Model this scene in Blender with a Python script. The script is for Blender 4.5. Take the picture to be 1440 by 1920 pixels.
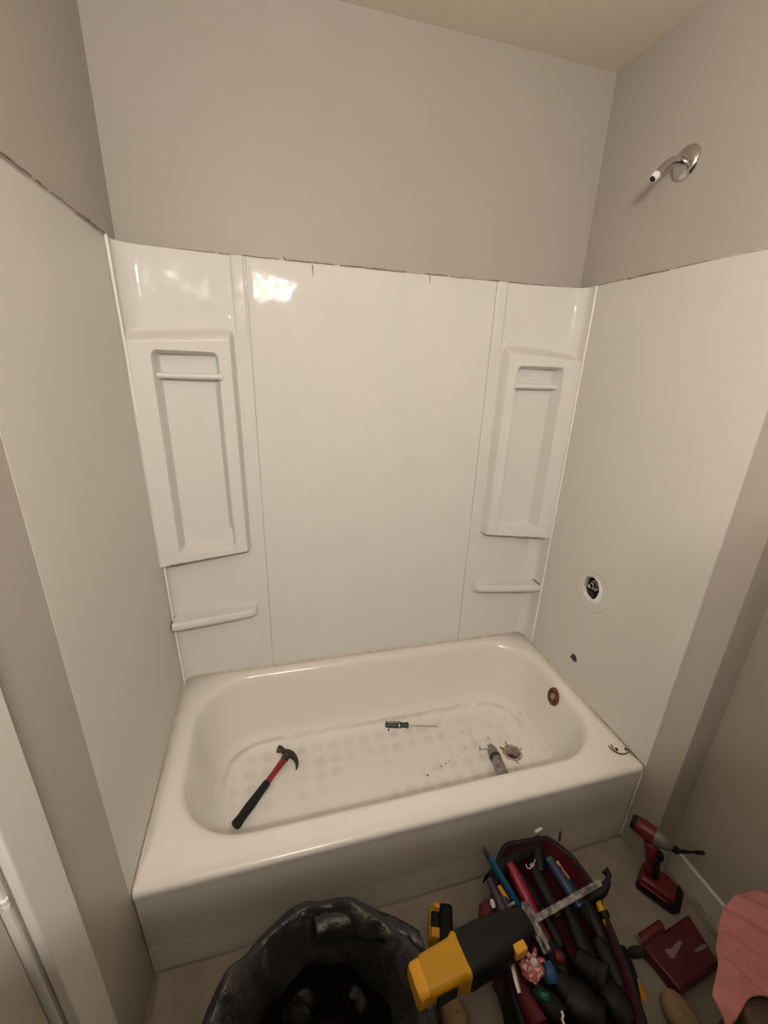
import bpy, math, random
from mathutils import Vector, Matrix, noise as mnoise
R = random.Random(7)
S = bpy.context.scene
for o in list(bpy.data.objects): bpy.data.objects.remove(o)
C = S.collection
PI = math.pi

# ------------------------------------------------------------------ camera
CP = Vector((.3900, -1.5472, 1.5734))
RT = Vector((.96461414, -.26074437, .03913994)); UP = Vector((.0561027, .34802228, .93580606)); FW = Vector((.25762773, .9004959, -.35033567))
FPX, PX0, PY0 = 800.861, 733.07, 981.73
cd = bpy.data.cameras.new('camera'); cam = bpy.data.objects.new('camera', cd); C.objects.link(cam)
m = Matrix((RT, UP, -FW)).transposed().to_4x4(); m.translation = CP; cam.matrix_world = m
cd.sensor_fit = 'VERTICAL'; cd.sensor_height = 36; cd.lens = FPX/1920*36
cd.shift_x = -13.07/1920; cd.shift_y = 21.73/1920; cd.clip_start = .01
S.camera = cam
def at(px, py, z):
    """photograph pixel -> world point on the level z"""
    d = RT*((px-PX0)/FPX) - UP*((py-PY0)/FPX) + FW
    return CP + d*((z-CP.z)/d.z)
def aty(px, py, y):
    d = RT*((px-PX0)/FPX) - UP*((py-PY0)/FPX) + FW
    return CP + d*((y-CP.y)/d.y)

# ------------------------------------------------------------------ light, exposure
S.view_settings.view_transform = 'Standard'; S.view_settings.look = 'None'
S.view_settings.gamma = 1; S.view_settings.use_curve_mapping = False
S.view_settings.exposure = 0.0
W = bpy.data.worlds.new('world'); S.world = W; W.use_nodes = True
W.node_tree.nodes['Background'].inputs[0].default_value = (.9, .8, .7, 1)
W.node_tree.nodes['Background'].inputs[1].default_value = .01
BULB = 550.0                     # emission of each vanity bulb
BULBCOL = (1, .91, .83)

# ------------------------------------------------------------------ dimensions
TW, TD, TH = 1.524, .7714, .354     # tub width, depth, rim height
ZS, ZC = 1.857, 2.474               # top of surround, ceiling
YF, XR = -2.1, 1.617                # wall behind the camera, wall right of the tub alcove
YJ = -.872                          # where the alcove wall ends on the right

# ------------------------------------------------------------------ materials
def mat(name, col, rough=.5, metal=0, spec=.5, bump=None, mottle=None, coat=0, trans=0, alpha=1, emis=None):
    m = bpy.data.materials.new(name); m.use_nodes = True; n = m.node_tree; b = n.nodes['Principled BSDF']
    b.inputs['Base Color'].default_value = (*col, 1); b.inputs['Roughness'].default_value = rough
    b.inputs['Metallic'].default_value = metal; b.inputs['Specular IOR Level'].default_value = spec
    b.inputs['Coat Weight'].default_value = coat; b.inputs['Transmission Weight'].default_value = trans
    b.inputs['Alpha'].default_value = alpha
    if emis: b.inputs['Emission Color'].default_value = (*emis[0], 1); b.inputs['Emission Strength'].default_value = emis[1]
    tc = n.nodes.new('ShaderNodeTexCoord')
    if mottle:      # (scale, second colour, lo, hi)
        t = n.nodes.new('ShaderNodeTexNoise'); t.inputs['Scale'].default_value = mottle[0]; t.inputs['Detail'].default_value = 6
        r = n.nodes.new('ShaderNodeMapRange'); r.inputs[1].default_value = mottle[2]; r.inputs[2].default_value = mottle[3]
        x = n.nodes.new('ShaderNodeMix'); x.data_type = 'RGBA'
        n.links.new(tc.outputs['Object'], t.inputs['Vector']); n.links.new(t.outputs[0], r.inputs[0]); n.links.new(r.outputs[0], x.inputs[0])
        x.inputs[6].default_value = (*col, 1); x.inputs[7].default_value = (*mottle[1], 1)
        n.links.new(x.outputs[2], b.inputs['Base Color'])
    if bump:        # (scale, strength, distance)
        t = n.nodes.new('ShaderNodeTexNoise'); t.inputs['Scale'].default_value = bump[0]; t.inputs['Detail'].default_value = bump[3] if len(bump) > 3 else 3
        u = n.nodes.new('ShaderNodeBump'); u.inputs['Strength'].default_value = bump[1]; u.inputs['Distance'].default_value = bump[2]
        n.links.new(tc.outputs['Object'], t.inputs['Vector']); n.links.new(t.outputs[0], u.inputs['Height']); n.links.new(u.outputs[0], b.inputs['Normal'])
    return m
PAINT = mat('satin_grey_paint', (.408, .378, .330), .42, spec=.2, bump=(160, .25, .001), mottle=(3, (.43, .393, .355), .35, .65))
REAR = mat('bounce_cutting_dark', (.06, .055, .05), .6)  # colour darkened to cut bounce light from behind the camera
CEIL = mat('ceiling_paint', (.72, .65, .54), .8, bump=(120, .3, .001))
CREAM = mat('cream_glossy_panel', (.68, .672, .63), .10, spec=.06, bump=(10, .40, .006, 1.6), mottle=(5, (.71, .695, .655), .3, .7))
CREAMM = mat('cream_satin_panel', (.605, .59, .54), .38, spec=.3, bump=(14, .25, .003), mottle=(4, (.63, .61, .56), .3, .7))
CAULK = mat('white_caulk', (.85, .83, .77), .35)
CLEAR = mat('clear_acrylic', (.86, .85, .82), .06, trans=.15, spec=1.0, coat=.6)
YCAULK = mat('old_yellow_caulk', (.50, .40, .26), .7, mottle=(40, (.70, .64, .52), .35, .65))
RESID = mat('old_brown_caulk', (.20, .15, .10), .8, mottle=(60, (.35, .29, .22), .4, .7))
CHROME = mat('chrome', (.62, .60, .58), .12, 1)
DCHROME = mat('dusty_chrome', (.40, .38, .34), .35, 1, mottle=(50, (.18, .16, .13), .35, .7))
DUST = mat('plaster_dusted_steel', (.34, .33, .32), .6, .4, mottle=(60, (.10, .09, .09), .4, .6))
STEEL = mat('tool_steel', (.45, .43, .41), .35, .9)
BRONZE = mat('worn_hammer_steel', (.055, .045, .032), .45, .6, mottle=(70, (.12, .10, .07), .45, .75))
BLACK = mat('black_rubber', (.008, .008, .009), .55, spec=.3)
BLACK2 = mat('black_plastic', (.007, .006, .007), .42, spec=.25)
DGREY = mat('dark_grey_rubber', (.035, .036, .038), .5)
DRED = mat('dark_red_plastic', (.13, .010, .013), .4)
RED = mat('red_fibreglass', (.25, .012, .024), .35)
PINKRED = mat('bright_red_plastic', (.27, .005, .03), .35)
LINING = mat('red_bag_lining', (.115, .012, .022), .7, bump=(90, .3, .002))
NYLON = mat('dark_nylon', (.016, .014, .015), .75, spec=.2, bump=(150, .4, .001))
YEL = mat('yellow_plastic', (.60, .31, .006), .45, bump=(60, .15, .001))
YEL2 = mat('pale_yellow_plastic', (.85, .42, .03), .45)
ORANGE = mat('orange_plastic', (.62, .25, .03), .5)
BLUE = mat('blue_plastic', (.006, .10, .21), .35)
NAVY = mat('navy_plastic', (.012, .03, .09), .4)
GREEN = mat('green_plastic', (.01, .12, .07), .4)
TAN = mat('tan_suede', (.36, .24, .13), .9, bump=(80, .3, .002))
WHITE = mat('white_plastic', (.78, .76, .72), .5)
PLASTER = mat('white_plaster', (.80, .78, .72), .9, bump=(120, .6, .003), mottle=(50, (.62, .56, .45), .55, .75))
CAVE = mat('dark_hole_shade', (.045, .035, .03), .9, bump=(30, .5, .01))  # near-black base colour carries the shade inside openings
RUST = mat('rusty_steel', (.11, .038, .02), .8, .1, bump=(120, .8, .003), mottle=(90, (.30, .15, .09), .5, .7))
RUST2 = mat('brown_putty', (.33, .20, .12), .8, bump=(140, .8, .003), mottle=(110, (.55, .42, .30), .45, .65))
PINK = mat('pink_terry', (.46, .18, .165), .95, bump=(220, .8, .004), mottle=(9, (.54, .22, .21), .35, .65))
WOOD = mat('dark_wood', (.06, .038, .02), .5, mottle=(14, (.10, .065, .035), .4, .6))
DOORM = mat('door_paint', (.47, .43, .365), .5)
TRIMM = mat('trim_white_paint', (.66, .65, .60), .38)
FLOORM = mat('vinyl_floor', (.30, .26, .22), .5, mottle=(8, (.24, .21, .18), .4, .6))
CLOTHM = mat('canvas_drop_cloth', (.32, .285, .245), .9, bump=(260, .5, .002), mottle=(12, (.265, .235, .20), .4, .65))
BAGM = mat('black_bin_bag_film', (.014, .014, .014), .3, spec=.5, bump=(22, .6, .012), mottle=(12, (.05, .048, .045), .5, .75))  # grey mottle colours in dust and the sheen of the film
BAGSHADE = mat('black_bin_bag_shaded', (.004, .004, .004), .5, spec=.25, bump=(18, .5, .012))  # same film, coloured darker for the shade inside the bag
FILM = mat('clear_wrap_film', (.55, .5, .48), .12, alpha=.22, spec=.9)
BULBM = mat('bulb_glow', (1, 1, 1), .3, emis=(BULBCOL, BULB))
MARKS = mat('scuffed_white_print', (.24, .17, .165), .6)

# tub enamel: cream with anti-slip patches, grime tide line and grit on the floor (real dirt, fixed to the tub)
def tub_material():
    m = mat('tub_enamel', (.74, .715, .665), .16, bump=(7, .15, .003)); n = m.node_tree; b = n.nodes['Principled BSDF']
    tc = n.nodes.new('ShaderNodeTexCoord'); sp = n.nodes.new('ShaderNodeSeparateXYZ'); n.links.new(tc.outputs['Object'], sp.inputs[0])
    def math_(op, a, bb=None, clamp=False):
        k = n.nodes.new('ShaderNodeMath'); k.operation = op; k.use_clamp = clamp
        for i, v in enumerate((a, bb)):
            if v is None: continue
            if isinstance(v, (int, float)): k.inputs[i].default_value = v
            else: n.links.new(v, k.inputs[i])
        return k.outputs[0]
    def rng(v, a, b_):
        k = n.nodes.new('ShaderNodeMapRange'); k.inputs[1].default_value = a; k.inputs[2].default_value = b_; n.links.new(v, k.inputs[0]); return k.outputs[0]
    def nz(scale, det=5, rough=.6):
        t = n.nodes.new('ShaderNodeTexNoise'); t.inputs['Scale'].default_value = scale; t.inputs['Detail'].default_value = det; t.inputs['Roughness'].default_value = rough
        n.links.new(tc.outputs['Object'], t.inputs['Vector']); return t.outputs[0]
    low = math_('SUBTRACT', 1.0, rng(sp.outputs[2], .055, .072), True)          # flat bottom
    lowb = math_('SUBTRACT', 1.0, rng(sp.outputs[2], .10, .13), True)
    # round anti-slip treads
    mp = n.nodes.new('ShaderNodeMapping'); mp.inputs['Scale'].default_value = (15, 15, 0); n.links.new(tc.outputs['Object'], mp.inputs[0])
    vo = n.nodes.new('ShaderNodeTexVoronoi'); vo.inputs['Randomness'].default_value = .15; vo.inputs['Scale'].default_value = 1; n.links.new(mp.outputs[0], vo.inputs['Vector'])
    dots = math_('MULTIPLY', math_('SUBTRACT', 1.0, rng(vo.outputs[0], .15, .5), True), math_('MULTIPLY', low, .30))
    dots = math_('MULTIPLY', dots, rng(nz(4), .42, .62))
    # tide line
    wob = math_('MULTIPLY', math_('SUBTRACT', nz(14), .5), .022)
    zz = math_('ADD', sp.outputs[2], wob)
    tide = math_('SUBTRACT', 1.0, rng(math_('ABSOLUTE', math_('SUBTRACT', zz, .082)), .0015, .010), True)
    tide = math_('MULTIPLY', tide, rng(nz(6), .35, .6))
    tide = math_('MULTIPLY', tide, math_('MULTIPLY', rng(sp.outputs[1], .06, .16), .55))
    grit = math_('MULTIPLY', rng(nz(190, 3), .68, .74), math_('MULTIPLY', lowb, rng(sp.outputs[0], -.3, .45)))
    cl = math_('MULTIPLY', rng(nz(26, 6, .75), .56, .74), math_('MULTIPLY', lowb, rng(sp.outputs[0], -.05, .45)))
    tot = math_('MAXIMUM', math_('MAXIMUM', dots, tide), math_('MAXIMUM', math_('MULTIPLY', grit, .8), math_('MULTIPLY', cl, .75)))
    x = n.nodes.new('ShaderNodeMix'); x.data_type = 'RGBA'; n.links.new(tot, x.inputs[0])
    x.inputs[6].default_value = (.74, .715, .665, 1); x.inputs[7].default_value = (.36, .31, .25, 1)
    n.links.new(x.outputs[2], b.inputs['Base Color'])
    rr = math_('ADD', math_('MULTIPLY', lowb, .4), .15); n.links.new(rr, b.inputs['Roughness'])
    return m
TUBM = tub_material()

# ------------------------------------------------------------------ mesh helpers
class MB:
    def __init__(s, F=None): s.v = []; s.f = []; s.F = F
    def add(s, vs, fs, F=None):
        k = len(s.v); F = F if F is not None else s.F
        s.v += [tuple(F @ Vector(v)) if F is not None else tuple(v) for v in vs]; s.f += [tuple(i+k for i in f) for f in fs]; return s
    def box(s, x0, x1, y0, y1, z0, z1):
        return s.add([(x, y, z) for z in (z0, z1) for y in (y0, y1) for x in (x0, x1)],
                     [(0, 2, 3, 1), (4, 5, 7, 6), (0, 1, 5, 4), (2, 6, 7, 3), (0, 4, 6, 2), (1, 3, 7, 5)])
    def loft(s, loops, cap0=True, cap1=True, closed=True):
        n = len(loops[0]); vs = [p for l in loops for p in l]; fs = []
        for i in range(len(loops)-1):
            for j in range(n if closed else n-1):
                a = i*n+j; b = i*n+(j+1) % n; fs.append((a, b, b+n, a+n))
        if cap0: fs.append(tuple(reversed(range(n))))
        if cap1: fs.append(tuple(range((len(loops)-1)*n, len(loops)*n)))
        return s.add(vs, fs)
    def tube(s, pts, r, seg=12, sx=1, sy=1, cap=True):
        pts = [Vector(p) for p in pts]; k = len(pts); rs = r if isinstance(r, (list, tuple)) else [r]*k; loops = []
        t0 = (pts[1]-pts[0]).normalized(); u = t0.orthogonal().normalized()
        if abs(t0.z) < .95: u = t0.cross(Vector((0, 0, 1))).normalized()
        for i, p in enumerate(pts):
            t = ((pts[min(i+1, k-1)]-pts[max(i-1, 0)])).normalized()
            u = (u - t*u.dot(t)).normalized(); w = t.cross(u)
            loops.append([p+u*(rs[i]*sx*math.cos(2*PI*j/seg))+w*(rs[i]*sy*math.sin(2*PI*j/seg)) for j in range(seg)])
        return s.loft(loops, cap, cap)
    def lathe(s, prof, F=None, seg=32, cap0=True, cap1=True):
        G = F if F is not None else Matrix()
        return s.loft([[G @ Vector((r*math.cos(2*PI*j/seg), r*math.sin(2*PI*j/seg), z)) for j in range(seg)] for r, z in prof], cap0, cap1)
    def prism(s, poly, z0, z1):
        n = len(poly)
        return s.add([(x, y, z0) for x, y in poly]+[(x, y, z1) for x, y in poly],
                     [tuple(reversed(range(n))), tuple(range(n, 2*n))]+[(i, (i+1) % n, (i+1) % n+n, i+n) for i in range(n)])
    def grid(s, rows, thick=None):
        nr, nc = len(rows), len(rows[0])
        fs = [(i*nc+j, i*nc+j+1, (i+1)*nc+j+1, (i+1)*nc+j) for i in range(nr-1) for j in range(nc-1)]
        return s.add([p for r in rows for p in r], fs)
ORG = {}
def frame(o, x, up=(0, 0, 1)):
    """matrix with local X along x and local Z close to up"""
    x = Vector(x).normalized(); z = Vector(up); z = (z-x*z.dot(x)).normalized(); y = z.cross(x)
    m = Matrix((x, y, z)).transposed().to_4x4(); m.translation = Vector(o); return m
def obj(name, mb, m, parent=None, smooth=35, bevel=0, bseg=2, solid=0, kind=None, label=None, sub=0):
    o0 = ORG[parent.name] if parent else None
    if o0 is None:
        xs = [v[0] for v in mb.v]; ys = [v[1] for v in mb.v]; zs = [v[2] for v in mb.v]
        o0 = Vector(((min(xs)+max(xs))/2, (min(ys)+max(ys))/2, min(zs)))
    me = bpy.data.meshes.new(name)
    me.from_pydata([(v[0]-o0.x, v[1]-o0.y, v[2]-o0.z) for v in mb.v], [], mb.f)
    me.materials.append(m); me.update()
    import bmesh
    b = bmesh.new(); b.from_mesh(me); bmesh.ops.recalc_face_normals(b, faces=b.faces); b.to_mesh(me); b.free()
    if smooth: me.shade_smooth() if smooth >= 180 else me.set_sharp_from_angle(angle=math.radians(smooth))
    o = bpy.data.objects.new(name, me); C.objects.link(o)
    if parent: o.parent = parent
    else: o.location = o0
    ORG[o.name] = o0
    if bevel:
        q = o.modifiers.new('bevel', 'BEVEL'); q.width = bevel; q.segments = bseg; q.limit_method = 'ANGLE'; q.angle_limit = math.radians(40)
    if solid:
        q = o.modifiers.new('solid', 'SOLIDIFY'); q.thickness = solid; q.offset = 0
    if sub:
        q = o.modifiers.new('sub', 'SUBSURF'); q.levels = q.render_levels = sub
    if kind: o['kind'] = kind
    if label: o['label'] = label
    return o
def tag(o, label, cat, group=None):
    o['label'] = label; o['category'] = cat
    if group: o['group'] = group
    return o
def thing(name, label, cat, loc, group=None):
    o = bpy.data.objects.new(name, None); C.objects.link(o); o.location = loc; o.empty_display_size = .05
    ORG[o.name] = Vector(loc); return tag(o, label, cat, group)
def world_tc(m):     # nothing
    return m
def rrect(x0, x1, y0, y1, r, z, nc=14, nx=30, ny=16):
    """rounded rectangle, fixed point count, counter-clockwise from the front-left corner"""
    P = []
    for cx, cy, a0 in ((x1-r, y0+r, -PI/2), (x1-r, y1-r, 0), (x0+r, y1-r, PI/2), (x0+r, y0+r, PI)):
        P.append([(cx+r*math.cos(a0+PI/2*i/nc), cy+r*math.sin(a0+PI/2*i/nc)) for i in range(nc+1)])
    out = []
    for k in range(4):
        out += P[k]; a = P[k][-1]; b = P[(k+1) % 4][0]; n = (ny, nx, ny, nx)[k]
        out += [(a[0]+(b[0]-a[0])*i/n, a[1]+(b[1]-a[1])*i/n) for i in range(1, n)]
    return [(x, y, z) for x, y in out]
def ss(a, b, x):
    t = max(0, min(1, (x-a)/(b-a))); return t*t*(3-2*t)
def nz(x, y=0, z=0): return mnoise.noise(Vector((x, y, z)))

# ------------------------------------------------------------------ room shell
obj('floor', MB().box(-.15, 1.8, YF-.1, .1, -.1, 0), FLOORM, kind='structure')
obj('ceiling', MB().box(-.15, 1.8, YF-.1, .1, ZC, ZC+.1), CEIL, kind='structure')
obj('wall_back', MB().box(-.1, 1.8, 0, .1, 0, ZC), PAINT, kind='structure')
obj('wall_front', MB().box(-.1, 1.8, YF-.1, YF, 0, ZC), REAR, kind='structure')
DY0, DY1, DZ = -1.058, -1.86, 2.04
wl = MB().box(-.1, 0, DY0+.004, 0, 0, ZC).box(-.1, 0, YF, DY1-.004, 0, ZC).box(-.1, 0, DY1-.004, DY0+.004, DZ, ZC)
obj('wall_left', wl, PAINT, kind='structure')
# wall on the right: alcove face with the valve opening, return, recessed face
HC = (-.380, .812)                       # centre of the valve opening (y, z)
def hole_loop(n, ry, rz, jit, seed, cy=HC[0], cz=HC[1]):
    return [(cy+ry*(1+jit*nz(math.cos(a)*1.7, math.sin(a)*1.7, seed))*math.cos(a), cz+rz*(1+jit*nz(math.cos(a)*1.7+5, math.sin(a)*1.7, seed))*math.sin(a))
            for a in [2*PI*i/n for i in range(n)]]
def holed_face(mb, x, y0, y1, z0, z1, hole):
    """rectangle in the plane x with a hole: quads from the hole to the rectangle"""
    n = len(hole); outer = []
    c = (sum(h[0] for h in hole)/n, sum(h[1] for h in hole)/n)
    for h in hole:
        dy, dz = h[0]-c[0], h[1]-c[1]; t = 1e9
        if dy > 1e-9: t = min(t, (y1-c[0])/dy)
        if dy < -1e-9: t = min(t, (y0-c[0])/dy)
        if dz > 1e-9: t = min(t, (z1-c[1])/dz)
        if dz < -1e-9: t = min(t, (z0-c[1])/dz)
        outer.append([c[0]+dy*t, c[1]+dz*t])
    for cy, cz in ((y0, z0), (y0, z1), (y1, z0), (y1, z1)):       # snap the nearest points to the corners
        k = min(range(n), key=lambda i: (outer[i][0]-cy)**2+(outer[i][1]-cz)**2); outer[k] = [cy, cz]
    mb.loft([[(x, a, b) for a, b in outer], [(x, a, b) for a, b in hole]], False, False)
n_h = 96
wh = hole_loop(n_h, .050, .054, .10, 3.1, HC[0]-.008, HC[1]-.006)
wr = MB(); holed_face(wr, TW, -.70, -.10, .45, 1.20, wh)
wr.loft([[(TW, a, b) for a, b in wh], [(TW+.012, a, b) for a, b in wh]], False, False)
for (a, b, c_, d) in ((-.10, 0, 0, ZC), (YJ, -.70, 0, ZC), (-.70, -.10, 0, .45), (-.70, -.10, 1.20, ZC)):
    wr.add([(TW, a, c_), (TW, b, c_), (TW, b, d), (TW, a, d)], [(0, 1, 2, 3)])
wr.box(TW+.0001, XR, YJ, -.86, 0, ZC)
wr.box(XR, 1.8, YF, 0, 0, ZC)
obj('wall_right', wr, PAINT, kind='structure', smooth=20)
obj('trim_1', MB().box(0, .016, DY0-.0+.008, -.962, 0, DZ+.07).box(0, .016, DY1-.08, DY1, 0, DZ+.07).box(0, .016, DY1, DY0+.008, DZ, DZ+.07), TRIMM, kind='structure', bevel=.004)
obj('baseboard_right', MB().box(XR-.013, XR, YF, YJ, 0, .104).box(TW, XR-.013, YJ-.013, YJ, 0, .104), TRIMM, kind='structure', bevel=.003)
# unseen stepped block added to cast a person's shadow on apron and floor
obj('shadow_blocker', MB().box(.14, .80, -1.74, -1.585, 0, 1.47).box(.80, 1.02, -1.76, -1.60, 0, 1.76), REAR, kind='structure')
dr = obj('door_1', MB().box(-.048, -.010, DY1, DY0-.004, .008, DZ-.004), DOORM, kind='structure', bevel=.002)
jm = obj('trim_2', MB().box(-.1, -.001, DY0-.001, DY0+.004, 0, DZ).box(-.1, -.050, DY0-.014, DY0-.001, 0, DZ), TRIMM, kind='structure')
for zc in (.85, 1.82, .22):
    h = MB()
    for k in range(2): h.tube([(-.002, DY0-.001, zc-.006+k*.010), (-.002, DY0-.001, zc+.001+k*.010)], .0048, 10)
    obj('hinge', h, TRIMM, dr)

# ------------------------------------------------------------------ vanity light on the wall behind the camera
LZ, LY = 2.03, -1.985
vl = thing('vanity_light', 'bronze vanity light bar with three round bulbs on the wall behind the camera', 'light', (.49, YF, LZ-.05))
obj('back_plate', MB().box(.26, .72, YF, YF+.025, LZ-.045, LZ+.045), BRONZE, vl, bevel=.006)
for i, x in enumerate((.30, .42, .54)):
    F = Matrix.Translation((x, YF+.025, LZ)) @ Matrix.Rotation(-PI/2, 4, 'X')
    obj('lamp_socket', MB().lathe([(.024, 0), (.024, .03), (.018, .04)], F, 20), CHROME, vl)
    Fb = Matrix.Translation((x, LY, LZ))
    obj('bulb', MB().lathe([(.034*math.sin(PI*k/16)+1e-4, -.034*math.cos(PI*k/16)) for k in range(17)], Fb, 24), BULBM, vl, smooth=180)

# ------------------------------------------------------------------ bathtub
tub = thing('bathtub', 'cream enamelled alcove bathtub with grimy floor and bare drain opening', 'bathtub', (TW/2, -TD/2, 0))
def tz(y, z): return z + .014*(y+TD)/TD*(z/TH)
def lp(x0, x1, y0, y1, r, z): return [(x, y, tz(y, zz)) for x, y, zz in rrect(x0, x1, y0, y1, r, z)]
L = [lp(.001, TW-.001, -.7635, -.001, .003, 0), lp(.001, TW-.001, -.764, -.001, .003, .06), lp(.001, TW-.001, -.766, -.001, .003, .30), lp(.001, TW-.001, -.7685, -.001, .004, .322),
     lp(.001, TW-.001, -.7714, -.001, .005, .334), lp(.001, TW-.001, -.7714, -.001, .005, .341), lp(.001, TW-.001, -.7695, -.001, .006, .3475), lp(.001, TW-.001, -.764, -.001, .006, .3520), lp(.001, TW-.001, -.755, -.001, .006, .3540),
     lp(.045, 1.492, -.698, -.030, .215, .3545), lp(.054, 1.485, -.690, -.038, .212, .3525), lp(.062, 1.478, -.683, -.046, .208, .348), lp(.069, 1.471, -.677, -.053, .204, .340), lp(.074, 1.466, -.672, -.058, .20, .325),
     lp(.082, 1.459, -.657, -.066, .19, .28), lp(.095, 1.446, -.635, -.078, .185, .20), lp(.110, 1.430, -.612, -.092, .175, .14), lp(.126, 1.414, -.592, -.106, .165, .105), lp(.146, 1.394, -.565, -.124, .15, .078),
     lp(.172, 1.372, -.530, -.148, .13, .061), lp(.20, 1.352, -.49, -.175, .115, .053)]
DC = (1.300, -.388)
def circ(r, z):
    return [(DC[0]+r*(x-DC[0])/math.hypot(x-DC[0], y-DC[1]), DC[1]+r*(y-DC[1])/math.hypot(x-DC[0], y-DC[1]), z) for x, y, _ in L[20]]
def mixl(a, b, t): return [tuple(Vector(p).lerp(Vector(q), t)) for p, q in zip(a, b)]
c0 = circ(.034, .0475)
L += [mixl(L[20], c0, t) for t in (.2, .4, .6, .8, .93)] + [c0]
obj('basin', MB().loft(L, False, False), TUBM, tub, smooth=180)
dl = lambda r, z: (r, z)
FD = Matrix.Translation((DC[0], DC[1], 0))
dw = [circ(.034, .0475), circ(.031, .044), circ(.029, .030), circ(.026, .012)]
obj('drain_well', MB().loft(dw, False, False), mat('drain_well', (.42, .39, .35), .5, mottle=(60, (.25, .2, .16), .4, .7)), tub, smooth=180)
obj('drain_pipe', MB().lathe([(.0001, .004), (.024, .006), (.026, .012)], FD, 24, False, False), CAVE, tub)
rg = MB(); n = 72; prof = [(.029, -.001), (.030, .003), (.034, .0045), (.039, .003), (.0415, 0)]
rg.loft([[(DC[0]+(r+.0022*nz(i*.45, r*90))*math.cos(2*PI*i/n), DC[1]+(r+.0022*nz(i*.45, r*90))*math.sin(2*PI*i/n), .0475+h+.0018*nz(i*.7, r*200)) for i in range(n)] for r, h in prof], False, False)
dring = obj('drain_putty_ring', rg, RUST2, tub, label='ring of brown old plumber putty around the drain')
for (ax, ay, bx, by, r) in ((947, 1390, 951, 1400, .0022), (937, 1401, 944, 1405, .0035), (967, 1426, 972, 1432, .002), (974, 1405, 979, 1403, .0018)):
    a = at(ax, ay, .052); b = at(bx, by, .051); obj('putty_shred', MB().tube([a, (a+b)/2+Vector((0, 0, .001)), b], [r*.7, r, r*.8], 8), RUST, tub)
# overflow opening on the right end wall
oc = Vector((1.4590, -.373, .302))
FO = frame(oc, Vector((.10, 0, 1)), (-1, 0, .1))      # local x up the wall, z out of the wall (towards -x)
ow = MB(FO)
ow.loft([[(a*(1+.10*nz(i*.5, a*30))*math.cos(2*PI*i/48), b*(1+.10*nz(i*.5+9, a*30))*math.sin(2*PI*i/48), h) for i in range(48)] for a, b, h in ((.040, .033, -.004), (.038, .031, .003), (.033, .026, .004), (.028, .021, .001), (.022, .017, .000), (.019, .014, .004), (.012, .009, .005))], False, True)
obj('overflow_ring', ow, RUST, tub, label='rusty bare overflow opening on the right end of the tub')
ow2 = MB(FO); ow2.loft([[(a*math.cos(2*PI*i/32)+c_, b*math.sin(2*PI*i/32), h) for i in range(32)] for a, b, h, c_ in ((.015, .011, .003, .004), (.012, .009, .0075, .004), (.003, .002, .0085, .004))], False, True)
obj('overflow_pipe', ow2, RUST2, tub)
# caulk lines along the walls
def wobble_tube(pts, r, seg=8, amp=.001, seed=0, step=.012):
    out = []; rs = []
    for a, b in zip(pts, pts[1:]):
        a = Vector(a); b = Vector(b); k = max(2, int((b-a).length/step))
        for i in range(k):
            p = a.lerp(b, i/k); q = p*40+Vector((seed, 0, 0))
            out.append(p+Vector((mnoise.noise(q), mnoise.noise(q+Vector((9, 0, 0))), mnoise.noise(q+Vector((0, 9, 0)))))*amp); rs.append(r*(1+.45*mnoise.noise(q*1.3+Vector((3, 3, 3)))))
    out.append(Vector(pts[-1])); rs.append(r)
    return MB().tube(out, rs, seg)
obj('caulk_line', wobble_tube([(.03, -.008, tz(0, TH)), (1.50, -.008, tz(0, TH))], .0032, seed=1), YCAULK, tub)
obj('caulk_line', wobble_tube([(.005, -.03, tz(-.03, TH)), (.005, -.755, tz(-.755, TH))], .0016, seed=5), YCAULK, tub)
obj('caulk_line', wobble_tube([(TW-.006, -.03, tz(-.03, TH)), (TW-.006, -.755, tz(-.755, TH))], .0025, seed=8), YCAULK, tub)
sp = MB(); sp.box(TW-.03, TW-.002, -.772, -.7655, .03, .30); 
obj('caulk_line', wobble_tube([(TW-.004, -.771, .33), (TW-.004, -.768, .02)], .0032, seed=12), CAULK, tub)

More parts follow.
